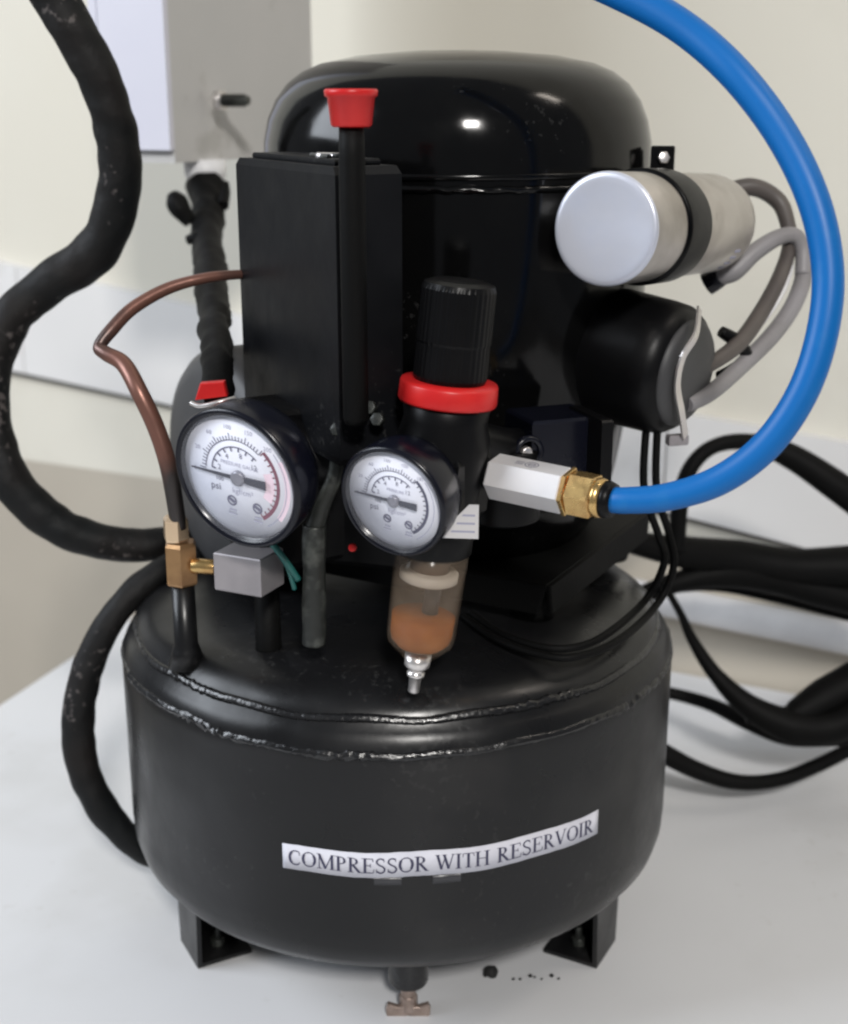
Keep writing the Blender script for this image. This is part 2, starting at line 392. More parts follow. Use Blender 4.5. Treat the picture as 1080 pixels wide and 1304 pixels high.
GL = {  # serif capitals: advance, strokes (polyline, width)
 'C': (.72, [(arc(.40, .5, .33, .47, 60, 300), .09), (arc(.40, .5, .31, .47, 130, 230), .15), ([(.60, .93), (.62, .66)], .045), ([(.57, .10), (.64, .22)], .05)]),
 'O': (.80, [(arc(.40, .5, .34, .47, 0, 360, 24), .075), (arc(.40, .5, .31, .46, 140, 220), .15), (arc(.40, .5, .31, .46, -40, 40), .15)]),
 'M': (.95, [([(.14, .03), (.14, .97)], t_), ([(.14, .97), (.46, .04)], T), ([(.46, .04), (.78, .97)], t_), ([(.80, .03), (.80, .97)], T), serif(.14, .02, .13), serif(.80, .02, .15), serif(.10, .98, .10), serif(.84, .98, .11)]),
 'P': (.62, [([(.17, .02), (.17, .98)], T), (arc(.24, .73, .28, .23, -90, 90), .065), ([(.17, .96), (.26, .96)], .05), ([(.17, .50), (.26, .50)], .05), (arc(.24, .73, .25, .22, -40, 40), .13), serif(.17, .02), serif(.12, .98, .11)]),
 'R': (.72, [([(.17, .02), (.17, .98)], T), (arc(.24, .74, .27, .22, -90, 90), .065), ([(.17, .96), (.26, .96)], .05), ([(.17, .52), (.28, .52)], .05), (arc(.24, .74, .24, .21, -40, 40), .13), ([(.28, .52), (.60, .03)], T), serif(.17, .02), serif(.64, .02, .09), serif(.12, .98, .11)]),
 'E': (.66, [([(.17, .02), (.17, .98)], T), ([(.10, .97), (.56, .97)], .055), ([(.10, .03), (.58, .03)], .055), ([(.17, .52), (.44, .52)], .05), ([(.55, .99), (.57, .76)], .045), ([(.58, .01), (.62, .26)], .045), ([(.44, .64), (.44, .40)], .045), serif(.14, .02), serif(.14, .98)]),
 'S': (.58, [(arc(.29, .74, .19, .23, 40, 180, 9) + arc(.29, .27, .21, .25, 100, 60, 3)[0:0] + [(.12, .66), (.24, .54), (.40, .44), (.48, .32)] + arc(.29, .27, .20, .25, 0, -150, 10), .10), ([(.45, .97), (.46, .74)], .045), ([(.08, .03), (.08, .28)], .045)]),
 'W': (.98, [([(.10, .97), (.30, .03)], T), ([(.30, .03), (.50, .92)], t_), ([(.44, .97), (.66, .03)], T), ([(.66, .03), (.88, .97)], t_), serif(.10, .98, .12), serif(.45, .98, .12), serif(.89, .98, .09)]),
 'I': (.36, [([(.18, .02), (.18, .98)], T), serif(.18, .02), serif(.18, .98)]),
 'T': (.66, [([(.33, .02), (.33, .98)], T), ([(.06, .96), (.60, .96)], .055), ([(.06, .98), (.04, .74)], .045), ([(.60, .98), (.62, .74)], .045), serif(.33, .02)]),
 'H': (.82, [([(.16, .02), (.16, .98)], T), ([(.64, .02), (.64, .98)], T), ([(.16, .52), (.64, .52)], .055), serif(.16, .02), serif(.16, .98), serif(.64, .02), serif(.64, .98)]),
 'V': (.76, [([(.12, .97), (.38, .03)], T), ([(.38, .03), (.64, .97)], t_), serif(.12, .98, .13), serif(.65, .98, .11)]),
 ' ': (.34, []),
}
def ribbon(mb, pts, wd, fn):
    vs = []; n = len(pts)
    for i, p in enumerate(pts):
        a = pts[max(i - 1, 0)]; b = pts[min(i + 1, n - 1)]
        d = (b[0] - a[0], b[1] - a[1]); l = math.hypot(*d) or 1; nx, ny = -d[1] / l * wd / 2, d[0] / l * wd / 2
        vs += [fn(p[0] + nx, p[1] + ny), fn(p[0] - nx, p[1] - ny)]
    mb.add(vs, [[2 * i, 2 * i + 1, 2 * i + 3, 2 * i + 2] for i in range(n - 1)], False)
txt = 'COMPRESSOR WITH RESERVOIR'
tot = sum(GL[c][0] for c in txt); width = 13.35; kx = width / tot; ky = .68
x = 0; im = MB(); lay = 0
for c in txt:
    adv, st = GL[c]
    for (pl, wd) in st:
        lay = (lay + 1) % 12
        ribbon(im, pl, wd * .92, lambda a, b, x=x, lay=lay: on_tank(U0 + .25 + (x + a) * kx, skew(U0 + (x + a) * kx) - ky / 2 + b * ky, RL + .012 + .0012 * lay))
    x += adv
im.build('lettering', 'ink', lab)
for (a, b, z0, z1) in ((-.75, .35, 10.05, 10.42), (1.6, 2.75, 10.05, 10.45)):
    m = MB(); vs = []
    for i in range(7):
        u = a + (b - a) * i / 6
        for r in (13.0, 13.02): vs += [on_tank(u, z0, r), on_tank(u, z1 + .05 * noise.noise(V((u * 3, 1, 1))), r)]
    fs = []
    for i in range(6):
        q = i * 4; e = q + 4; fs += [[q + 2, e + 2, e + 3, q + 3], [q, e, e + 2, q + 2], [q + 1, q + 3, e + 3, e + 1]]
    m.add(vs, fs, True).build('tape', 'tape', CP)

# legs ------------------------------------------------------------------------
def leg(ang, tall=1.0):
    a = R(ang); o = V((math.sin(a), -math.cos(a), 0)); t = V((math.cos(a), math.sin(a), 0))
    B = o * 11.0 + V((0, 0, 1.3))
    lg = MB()
    def plate(P, th):
        nrm = (P[1] - P[0]).cross(P[2] - P[0]).normalized() * th; k = len(P)
        vs = P + [p + nrm for p in P]
        fs = [list(range(k))[::-1], [k + i for i in range(k)]] + [[i, (i + 1) % k, k + (i + 1) % k, k + i] for i in range(k)]
        lg.add(vs, fs, False)
    z = V((0, 0, 1))
    # outer plate and a return flange, on a foot pad
    plate([B - t * 1.25 + z * .05, B + t * 1.25 + z * .05, B + t * 1.5 + z * 4.4, B - t * 1.5 + z * 4.4], .22)
    sd = 1 if ang > 0 and ang < 100 else -1
    plate([B + t * 1.25 * sd + z * .05, B + t * 1.25 * sd - o * 2.6 + z * .05, B + t * 1.5 * sd - o * 2.6 + z * 3.0, B + t * 1.5 * sd + z * 4.4], .22)
    plate([B - t * 1.2, B + t * 1.2, B + t * 1.2 - o * 2.5, B - t * 1.2 - o * 2.5], .2)
    L_ = lg.build('leg', 'tank', CP)
    m = MB(); m.cyl(.36, .4, B - o * 1.2 + z * .15, n=6, bev=.05); m.cyl(.17, .8, B - o * 1.2 + z * .3, n=14); m.build('foot_bolt', 'stud', L_)
    return L_
leg(-62); leg(62); leg(180)

# drain under the front edge ---------------------------------------------------
DR = V((.55, -9.0, .9))
d = MB(); d.cyl(.90, 1.9, DR + V((0, 0, 1.75)), n=32, bev=.12).build('drain_socket', 'weld', CP)
dv = MB(); dv.cyl(.34, 1.4, DR + V((0, -.35, .75)), n=16); dv.cyl(.42, .8, DR + V((0, -.35, .5)), n=6, bev=.06)
wv = dv.build('drain_valve', 'worn', CP)
for s in (-1, 1):
    MB().prism([(0, -.22), (.55 * s, -.34), (.95 * s, -.30), (1.0 * s, .1), (.9 * s, .36), (.5 * s, .22), (0, .25)], -.16, .16, DR + V((0, -.55, .62)), (0, -1, 0), bev=.05).build('wing', 'worn', wv)

# motor dome -----------------------------------------------------------------
DC = (2.75, 3.0, 0)
dome = MB().lathe([(0, 19.2), (4, 19.5), (6.3, 20.3), (7.3, 21.8), (7.75, 23.6), (8.15, 26), (8.55, 28.5), (8.72, 31), (8.75, 35.9), (8.75, 37.4), (8.71, 38.4), (8.52, 39.3), (8.16, 40.15),
                   (7.62, 40.85), (6.95, 41.35), (6.1, 41.7), (4.6, 42.0), (2.4, 42.2), (0, 42.25)], DC, n=128).build('motor_dome', 'dome', CP)
pr = [(8.78 + .13 * math.cos(a), 36.75 + .16 * math.sin(a)) for a in [R(x) for x in range(0, 361, 40)]]
MB().lathe(pr, DC, n=300, jit=.07, jf=7).build('weld_seam', 'dome', dome)
MB().ring(8.6, 8.87, 37.1, 37.35, DC, n=128, bev=.05).build('rim', 'dome', dome)
# base plate with corner mounts
bp = MB(); a0 = R(-29)
bp.box(15.4, 12.4, .3, (2.75, 2.6, 20.3), up=(math.sin(-a0), math.cos(a0), 0), bev=.1)
BP = bp.build('base_plate', 'matte', CP)
ux = V((math.cos(a0), math.sin(a0), 0)); uy = V((-math.sin(a0), math.cos(a0), 0))
fl = MB(); c = V((2.75, 2.6, 20.0))
fl.prism([(-7.3, -.9), (7.3, -.9), (7.7, .42), (-7.7, .42)], 0, .25, c - uy * 6.3, tuple(uy), bev=.06).build('flange', 'matte', BP)
fl = MB(); fl.prism([(-5.9, -.9), (5.9, -.9), (6.2, .42), (-6.2, .42)], 0, .25, c + ux * 7.6, tuple(ux), bev=.06).build('flange', 'matte', BP)
for sx in (-1, 1):
    for sy in (-1, 1):
        p = V((2.75, 2.6, 18.25)) + ux * 6.3 * sx + uy * 4.6 * sy
        MB().lathe([(0, 0), (.95, 0), (1.05, .4), (.85, 1.1), (1.0, 1.8), (.9, 2.15), (0, 2.15)], p, n=28).build('rubber_mount', 'matte', BP)

# control box ------------------------------------------------------------------
ca = V((-1.85, -12.0, 28.2)); cl = V((-4.67, 9.0, 0)).normalized(); cr = V((cl.y, -cl.x, 0))
HBX = 10.3
cb = MB()
L1, W1 = 10.1, 2.6
cc = ca + cl * L1 / 2 + cr * W1 / 2 + V((0, 0, HBX / 2 - .6))
cb.prism([(-W1 / 2, -L1 / 2), (W1 / 2, -L1 / 2), (W1 / 2, L1 / 2), (-W1 / 2, L1 / 2)], -HBX / 2 - .5, HBX / 2, cc, (0, 0, 1), tuple(cl), bev=.28)
CB = cb.build('control_box', 'blackbox', CP)
top = cc + V((0, 0, HBX / 2))
MB().prism([(-W1 / 2 + .4, -L1 / 2 + .9), (W1 / 2 - .4, -L1 / 2 + .9), (W1 / 2 - .4, L1 / 2 - .9), (-W1 / 2 + .4, L1 / 2 - .9)], -.02, .22, top, (0, 0, 1), tuple(cl), bev=.08).build('lid_plate', 'blackbox', CB)
MB().cyl(.28, .18, top + cl * -3.0 + V((-.2, .3, .2)), n=16, bev=.05).build('screw', 'stud', CB)
MB().tube([top + cl * -1.9 + cr * -.6 + V((0, 0, .26)), top + cl * -3.2 + cr * .2 + V((0, 0, .26))], .14, n=12).build('clip', 'chrome', CB)
MB().tube([top + cl * -.9 + cr * -.4 + V((0, 0, .26)), top + cl * -3.0 + cr * -.6 + V((0, 0, .26))], .10, n=12).build('clip', 'stud', CB)
# red capped valve stem
ST = V((-1.2, -12.9, 0))
st = MB(); st.lathe([(0, 29), (.40, 29), (.46, 29.2), (.46, 38.1), (.45, 38.3), (.42, 39.6), (0, 39.6)], ST, n=28)
SO = st.build('valve_stem', 'matte', CP)
MB().lathe([(0, 39.25), (.62, 39.25), (.70, 39.32), (.80, 40.2), (.89, 40.25), (.91, 40.42), (.86, 40.48), (.72, 40.48), (.66, 40.3), (0, 40.28)], ST, n=40).build('red_cap', 'red', SO)

# round dark cover standing at the left ----------------------------------------
ax = V((-.82, -.57, 0)).normalized()
MB().lathe([(0, .55), (2.5, .5), (4.4, .35), (5.1, .05), (5.5, -.35), (5.6, -1.0), (5.6, -2.2), (5.2, -2.6), (0, -2.6)], (-8.33, 0.00, 23.77), tuple(ax), n=90).build('round_cover', 'greyplas', CP)

# gauges -----------------------------------------------------------------------
GN = V((-.485, -.845, -.18)).normalized()
def text_mesh(s, size, at, F, m):
    cu = bpy.data.curves.new('t', 'FONT'); cu.body = s; cu.size = size; cu.align_x = 'CENTER'; cu.align_y = 'CENTER'; cu.resolution_u = 2
    o = bpy.data.objects.new('t', cu); COL.objects.link(o)
    dg = bpy.context.evaluated_depsgraph_get(); dg.update()
    me = bpy.data.meshes.new_from_object(o.evaluated_get(dg))
    m.add([at + F @ V((v.co.x, v.co.y, 0)) for v in me.vertices], [list(p.vertices) for p in me.polygons], False)
    bpy.data.objects.remove(o); bpy.data.curves.remove(cu); bpy.data.meshes.remove(me)
def gauge(at, r, nums, red, label):
    at = V(at); F = frame(GN) @ Matrix.Rotation(R(-6), 3, 'Z')
    g = MB().lathe([(0, -1.6), (r * .9, -1.6), (r * 1.02, -1.4), (r * 1.09, -.9), (r * 1.12, .12), (r * 1.10, .24), (r * 1.06, .27), (r * 1.0, .20), (r * .99, -.02), (0, -.02)], at, tuple(GN), n=96).build('pressure_gauge', 'bezel', CP)
    g['label'] = label
    MB().lathe([(0, 0), (r * .985, 0), (r * .985, -.02), (0, -.02)], at + GN * .02, tuple(GN), n=64).build('dial', 'dial', g)
    P = lambda a, q, h=.03: at + F @ V((math.cos(R(a)) * r * q, math.sin(R(a)) * r * q, h))
    k = MB(); f = MB(); fl_ = lambda m: (lambda x, y, h: None)
    def pr(m, pl, wd, h=.034):
        ribbon(m, [(x * r, y * r) for x, y in pl], wd * r, lambda x, y: at + F @ V((x, y, h)))
    pol = lambda a, q: (math.cos(R(a)) * q, math.sin(R(a)) * q)
    pr(k, [pol(a, .60) for a in range(176, 50, -5)], .014)
    pr(k, [pol(a, .49) for a in range(172, 46, -5)], .020, .036)
    for i in range(0, 26):
        a = 178 - i * 5.1
        pr(k, [pol(a, .60), pol(a, .67 if i % 5 else .71)], .016, .038)
    for i in range(0, 8):
        a = 172 - i * 17
        pr(k, [pol(a, .49), pol(a, .42)], .028, .040)
    for i, s in enumerate(nums):
        a = 182 - i * 27; q = pol(a, .80)
        text_mesh(s, r * .10, at + F @ V((q[0] * r, q[1] * r, .034)), F, f)
    for i, s in enumerate(('2', '4', '8', '12')):
        q = pol(165 - i * 42, .36)
        text_mesh(s, r * .12, at + F @ V((q[0] * r, q[1] * r, .034)), F, k)
    text_mesh('PRESSURE GAUGE' if red else 'PRESSURE', r * .085, at + F @ V((.02 * r, .20 * r, .034)), F, f)
    text_mesh('kgf/cm\u00b2', r * .13, at + F @ V((.05 * r, -.24 * r, .034)), F, f)
    text_mesh('psi', r * .17, at + F @ V((-.44 * r, -.24 * r, .034)), F, k)
    text_mesh('100', r * .10, at + F @ V((-.36 * r, -.10 * r, .034)), F, k)
    for cx, cy in ((-.16, -.42), (.30, -.44)):
        pr(k, [(cx + .075 * math.cos(R(a)), cy + .075 * math.sin(R(a))) for a in range(0, 361, 30)], .030)
        pr(k, [(cx - .05, cy + .03), (cx + .05, cy - .02)], .05, .038)
        pr(f, [(cx - .06, cy - .16), (cx + .07, cy - .16)], .028)
        pr(f, [(cx - .08, cy - .22), (cx + .08, cy - .22)], .024)
    pr(f, [pol(a, .84) for a in range(40, -62, -8)], .015)
    k.build('dial_print', 'softink', g); f.build('faint_dial_print', 'faintink', g)
    z = MB()
    pr(z, [pol(a, .70) for a in range(48, -58, -4)], .060)
    for i in range(0, 13): 
        a = 48 - i * 8.6; pr(z, [pol(a, .62), pol(a, .70)], .02, .038)
    z.build('limit_arc', 'redink' if red else 'ink', g)
    if red:
        z = MB(); pr(z, [pol(a, .86) for a in range(30, -40, -4)], .09, .027); pr(z, [pol(a, .55) for a in range(20, -30, -4)], .16, .026); z.build('pink_zone', 'pinkink', g)
    nd = MB(); h0, h1 = .10, .14
    pl = [(-.84, -.010), (-.84, .010), (0, .034), (.12, .04), (.16, .055), (.50, .070), (.50, -.070), (.16, -.055), (.12, -.04), (0, -.034)]
    vs = [at + F @ V((x * r, y * r, h)) for h in (h0, h1) for x, y in pl]; q = len(pl)
    nd.add(vs, [list(range(q)), [q + i for i in range(q)]] + [[i, (i + 1) % q, q + (i + 1) % q, q + i] for i in range(q)], False)
    nd.build('needle', 'needle', g)
    MB().lathe([(0, .03), (r * .12, .03), (r * .12, .17), (r * .08, .2), (0, .2)], at, tuple(GN), n=24).build('hub', 'hubgrey', g)
    MB().lathe([(0, .235), (r * .55, .232), (r * 1.02, .21)], at, tuple(GN), n=64).build('glass', 'glass', g)
    return g
gauge((-5.46, -13.00, 27.01), 2.48, ['0', '20', '60', '100', '150', '200'], True, 'larger gauge with pink and dark red limit arc')
gauge((0.21, -14.10, 26.47), 1.93, ['0', '20', '60', '100', '150', '180'], False, 'smaller gauge on the regulator body')
# stem behind the larger gauge
MB().tube([V((-5.35, -11.00, 26.64)) + V((0, 0, 0)), V((-4.86, -8.50, 25.53))], .8, n=24).build('gauge_stem', 'black', CP)

# regulator ---------------------------------------------------------------------
RX = V((.0975, 0, 1)).normalized()             # the regulator leans slightly
RB = V((1.42, -12, 22.6))
rp = lambda h: RB + RX * h
GX = V((.86, -.51, 0)); GY = V((.51, .86, 0))
rb = MB()
rb.lathe([(0, 1.2), (1.35, 1.2), (1.5, 1.35), (1.52, 2.2), (1.5, 3.2), (1.75, 5.6), (1.55, 6.4), (1.62, 6.9), (1.3, 7.2), (0, 7.2)], RB, tuple(RX), n=56)
rb.box(2.9, 2.6, 2.6, rp(4.0), tuple(RX), tuple(GY), bev=.25)
RBO = rb.build('regulator_body', 'black', CP)
MB().tube([rp(4.2) - GY * 1.2 + V((-.3, 0, -.4)), V((0.51, -11.20, 25.98))], .8, n=20).build('gauge_port', 'black', RBO)
MB().lathe([(1.3, 7.0), (1.78, 7.03), (1.82, 7.12), (1.80, 7.70), (1.76, 7.80), (1.3, 7.84)], RB, tuple(RX), n=72).build('red_ring', 'red', CP)
kb = MB(); prof = []
nn = 144
for (r, h) in ((.02, 7.85), (1.3, 7.85), (1.35, 8.0), (1.33, 9.2), (1.36, 9.3), (1.34, 11.15), (1.27, 11.35), (1.0, 11.45), (.02, 11.48)): prof.append((r, h))
F = frame(RX); vs = []
for (r, h) in prof:
    for k in range(nn):
        a = 2 * math.pi * k / nn; rr = r + (.008 * (1 if (k // 2) % 2 else -1) if r > 1.3 else 0)
        vs.append(RB + F @ V((rr * math.cos(a), rr * math.sin(a), h)))
fs = [[i * nn + k, i * nn + (k + 1) % nn, (i + 1) * nn + (k + 1) % nn, (i + 1) * nn + k] for i in range(len(prof) - 1) for k in range(nn)]
kb.add(vs, fs, False).build('regulator_knob', 'black', CP)
# small printed plate at the right of the bowl
pl_ = MB(); pc = V((2.67, -13.90, 25.49))
pl_.prism([(-1.0, -.5), (.55, -.5), (.55, .75), (.2, .75)], 0, .06, pc, (-.1, -1, .1)); PT = pl_.build('rating_plate', 'satin', CP)
m = MB()
for k in range(3): m.prism([(-.45 + .2 * k, -.28 + .3 * k), (.42, -.28 + .3 * k), (.42, -.21 + .3 * k), (-.42 + .2 * k, -.21 + .3 * k)], .062, .068, pc, (-.1, -1, .1))
m.build('printed_lines', 'faintink', PT)
# bowl
BW = V((1.50, -12.05, 0)); BX = V((.125, 0, 1)).normalized(); B0 = V((1.02, -12.05, 19.55))
bowl = MB().lathe([(.45, 0), (.62, .02), (1.0, .38), (1.28, .66), (1.33, 1.0), (1.38, 3.2), (1.42, 4.9), (1.36, 4.9), (1.30, 3.2), (1.24, 1.05), (1.18, .72), (.9, .46), (.45, .12)], B0, tuple(BX), n=56).build('filter_bowl', 'bowl', CP)
MB().lathe([(0, .14), (.85, .46), (1.13, .74), (1.20, 1.05), (1.22, 1.75), (0, 1.62)], B0, tuple(BX), n=40).build('oil', 'amber', bowl)
MB().lathe([(0, 3.15), (.95, 3.15), (1.12, 3.25), (1.12, 3.55), (1.0, 3.62), (0, 3.62)], B0, tuple(BX), n=40).build('baffle_disc', 'cream', bowl)
MB().lathe([(0, 3.62), (.75, 3.62), (.75, 4.9), (0, 4.9)], B0, tuple(BX), n=30).build('filter_element', 'core', bowl)
MB().lathe([(0, 1.7), (.32, 1.7), (.32, 3.15), (0, 3.15)], B0 + V((.25, .4, 0)), tuple(BX), n=20).build('tube', 'greyplas', bowl)
dr = MB().lathe([(0, .1), (.52, .12), (.50, -.35), (.40, -.45), (.30, -.5), (.30, -.62), (.36, -.66), (.34, -.8), (.24, -.86), (.22, -1.45), (.19, -1.5), (0, -1.5)], B0, tuple(BX), n=28).build('bowl_drain', 'chrome', bowl)

# chrome fitting with brass nut --------------------------------------------------
A = V((3.81, -12.10, 26.82)); B = V((7.96, -14.60, 26.59)); AX = (B - A).normalized()
hx = [( .86 * math.cos(R(60 * i + 8)), .86 * math.sin(R(60 * i + 8))) for i in range(6)]
sq = [(-.78, -.74), (.42, -.78), (.80, -.3), (.80, .55), (.35, .80), (-.70, .80)]
Ln = (B - A).length
fit = MB().prism(hx, 0, Ln * .62, A, tuple(AX), bev=.07).build('check_valve', 'satin', CP)
MB().cyl(.5, 1.0, A - AX * .9, tuple(AX), n=24).build('neck', 'black', fit)
e = MB(); FH = frame(AX)
fh = lambda u, v, k: A + FH @ V((k[0] * v, k[1] * v, u))
# small stamped mark on the upper front flat
fa = math.cos(R(30)) * .86 + .006
ang = R(8 + 60 * 4.5 - 180)
# choose the flat whose normal points most towards up/front
best = max(range(6), key=lambda i: (FH @ V((math.cos(R(38 + 60 * i)), math.sin(R(38 + 60 * i)), 0))).dot(V((0, -.45, .9))))
na = R(38 + 60 * best); nv = FH @ V((math.cos(na), math.sin(na), 0)); tv_ = nv.cross(AX).normalized()
if tv_.z < 0: tv_ = -tv_
mk = lambda x, y: A + nv * fa + AX * (Ln * .31 + x) + tv_ * y
for rr_, wd in ((.22, .035), (.12, .03)):
    ribbon(e, [(.1 + rr_ * 1.15 * math.cos(R(a)), rr_ * math.sin(R(a))) for a in range(0, 361, 20)], wd, mk)
ribbon(e, [(-.02, -.03), (.2, .03)], .05, mk)
for yy in (.1, 0, -.1): ribbon(e, [(-.55, yy), (-.22, yy)], .035, mk)
e.build('stamped_mark', 'softink', fit)
nut = MB().prism([(1.04 * p[0], 1.04 * p[1]) for p in hx], Ln * .62, Ln * .655, A, tuple(AX), bev=.02)
nut.prism([(.84 * math.cos(R(60 * i - 4)), .84 * math.sin(R(60 * i - 4))) for i in range(6)], Ln * .655, Ln * .86, A, tuple(AX), bev=.07)
nut = nut.build('brass_nut', 'brass', CP)
MB().lathe([(0, Ln * .85), (.70, Ln * .85), (.74, Ln * .88), (.68, Ln * .92), (0, Ln * .92)], A, tuple(AX), n=32).build('collar', 'brass', nut)
MB().lathe([(0, Ln * .92), (.66, Ln * .92), (.68, Ln * .95), (.60, Ln * 1.0), (0, Ln * 1.0)], A, tuple(AX), n=32).build('sleeve', 'black', nut)
# blue hose -----------------------------------------------------------------------
hp = [A + AX * Ln * .95, (8.41, -14.90, 26.70), (9.71, -15.30, 26.94), (11.35, -15.70, 27.64), (12.80, -16.00, 28.94), (13.89, -16.00, 30.78), (14.48, -15.70, 32.83), (14.60, -15.20, 34.84),
      (14.15, -14.50, 36.95), (13.17, -13.50, 39.05), (11.71, -12.40, 41.02), (10.03, -11.00, 42.59), (7.88, -9.50, 43.86), (5.49, -8.00, 44.93), (2.71, -6.00, 45.94)]
bh = MB().tube(hp, [.46, .47, .49, .52, .53, .53, .53, .53, .54, .55, .56, .57, .58, .6, .6], n=32, sub=10).build('air_hose', 'blue', origin=A + AX * Ln)
tag(bh, 'bright blue air hose curving up from the brass nut at the right', 'hose')

# switch block behind the fitting ---------------------------------------------------
sbx = MB(); sc_ = V((6.41, -7.50, 26.99))
sbx.box(3.0, 2.6, 2.4, sc_, (0, 0, 1), (-.35, .94, 0), bev=.12)
SB = sbx.build('switch_block', 'bezel', CP)
fr = V((-.35, -.94, 0)) * -1
MB().box(.5, 2.9, 2.6, sc_ + V((1.45, -.55, 0)), (0, 0, 1), (-.35, .94, 0), bev=.08).build('end_plate', 'black', SB)
nrm = V((.35, -.94, 0)).normalized()
MB().lathe([(.42, 0), (.62, 0), (.66, .1), (.62, .25), (.5, .3), (.42, .22)], V((5.27, -9.20, 27.03)), tuple(nrm), n=32).build('port_ring', 'bezel', SB)
MB().cyl(.24, .3, V((5.17, -9.30, 27.03)), tuple(nrm), n=20, bev=.06).build('port_screw', 'chrome', SB)
MB().cyl(1.5, 3, V((4.41, -8.50, 24.05)), (0, 0, 1), n=40, bev=.15).build('valve_block', 'black', CP)
MB().tube([(3.04, -10.50, 27.80), (4.33, -9.00, 27.11), (6.05, -7.00, 26.60)], .8, n=24).build('elbow', 'black', CP)

# capacitor ------------------------------------------------------------------------
CA = V((8.27, -7.00, 35.34)); CBk = V((14.52, 2.70, 34.77)); CX = (CBk - CA).normalized(); CL = (CBk - CA).length
capc = MB().lathe([(2.13, .05), (2.2, .14), (2.2, CL - .9), (2.12, CL - .35), (1.9, CL - .05), (1.6, CL), (0, CL)], CA, tuple(CX), n=80).build('capacitor', 'alu', CP)
MB().lathe([(0, .02), (1.75, .0), (1.95, -.03), (2.10, -.02), (2.19, .04), (2.205, .14)], CA, tuple(CX), n=80).build('end_face', 'alucap', capc)
cbn = MB().lathe([(2.2, 3.1), (2.34, 3.12), (2.36, 3.25), (2.36, 5.2), (2.34, 5.35), (2.2, 5.37)], CA, tuple(CX), n=80).build('clamp_band', 'black', capc)
lug = V((11.46, -1.00, 37.74))
MB().box(1.0, .22, 1.5, lug + V((0, 0.25, -.2)), (0, 0, 1), (0.3, 1, 0), bev=.05).build('clamp_lug', 'black', capc)
MB().box(.22, 1.6, 1.3, lug + V((.45, 1.0, -.2)), (0, 0, 1), (0.3, 1, 0), bev=.05).build('clamp_lug', 'black', capc)
MB().cyl(.27, .2, lug + V((0, .16, .05)), (0.1, -1, .2), n=6, bev=.05).build('clamp_screw', 'chrome', capc)
MB().lathe([(0, CL), (1.2, CL), (1.2, CL + .1), (1.0, CL + .2), (0, CL + .2)], CA, tuple(CX), n=40).build('terminal_cap', 'cream', capc)
for k in range(2):
    m = MB()
    for j in range(4): m.cyl(.09, .05, CA + CX * (CL - 1.6 - .35 * k) + (frame(CX) @ V((math.cos(R(-150 + 9 * j)), math.sin(R(-150 + 9 * j)), 0))) * 2.19, tuple(frame(CX) @ V((math.cos(R(-150 + 9 * j)), math.sin(R(-150 + 9 * j)), 0))), n=8, bev=.01)
    m.build('stamped_code', 'faintink', capc)

# relay cover -----------------------------------------------------------------------
RA = V((.76, -.62, -.10)).normalized(); RC = V((12.42, -4.20, 29.10))
rc = MB().lathe([(0, .18), (1.2, .12), (2.0, -.05), (2.5, -.32), (2.78, -.75), (2.86, -1.4), (2.95, -4.2), (3.0, -8.2), (0, -8.2)], RC, tuple(RA), n=72)
rcv = rc.build('relay_cover', 'black', CP)
MB().lathe([(0, .28), (1.4, .24), (2.05, .10), (2.3, -.12), (2.3, -.3), (0, -.3)], RC, tuple(RA), n=64).build('cover_cap', 'greyplas', rcv)
sp = [V((12.60, -4.60, 31.94)), V((12.39, -5.30, 30.98)), V((11.82, -5.70, 30.08)), V((11.66, -5.70, 28.94)), V((11.95, -5.40, 27.71)), V((12.31, -4.70, 26.50))]
st = MB(); vs = []
sp2 = []
for i in range(len(sp) - 1):
    a, b, c, d = sp[max(i - 1, 0)], sp[i], sp[i + 1], sp[min(i + 2, len(sp) - 1)]
    for k in range(6):
        t = k / 6; sp2.append(.5 * ((2 * b) + (c - a) * t + (2 * a - 5 * b + 4 * c - d) * t * t + (3 * b - a - 3 * c + d) * t ** 3))
sp2.append(sp[-1])
for i, q in enumerate(sp2):
    tt = (sp2[min(i + 1, len(sp2) - 1)] - sp2[max(i - 1, 0)]).normalized(); wdv = tt.cross(RA).normalized()
    for a, b in ((-.2, 0), (.2, 0), (.2, .09), (-.2, .09)): vs.append(q + wdv * a + RA * (b - .02))
k = len(sp2)
fs = [[i * 4 + j, i * 4 + (j + 1) % 4, i * 4 + 4 + (j + 1) % 4, i * 4 + 4 + j] for i in range(k - 1) for j in range(4)] + [[0, 1, 2, 3], [(k - 1) * 4 + j for j in range(4)]]
st.add(vs, fs, False).build('spring_strap', 'chrome', rcv)
MB().box(.9, .4, .45, V((12.01, -4.60, 26.34)), (0, 0, 1), (-.3, 1, 0), bev=.06).build('strap_end', 'block', rcv)

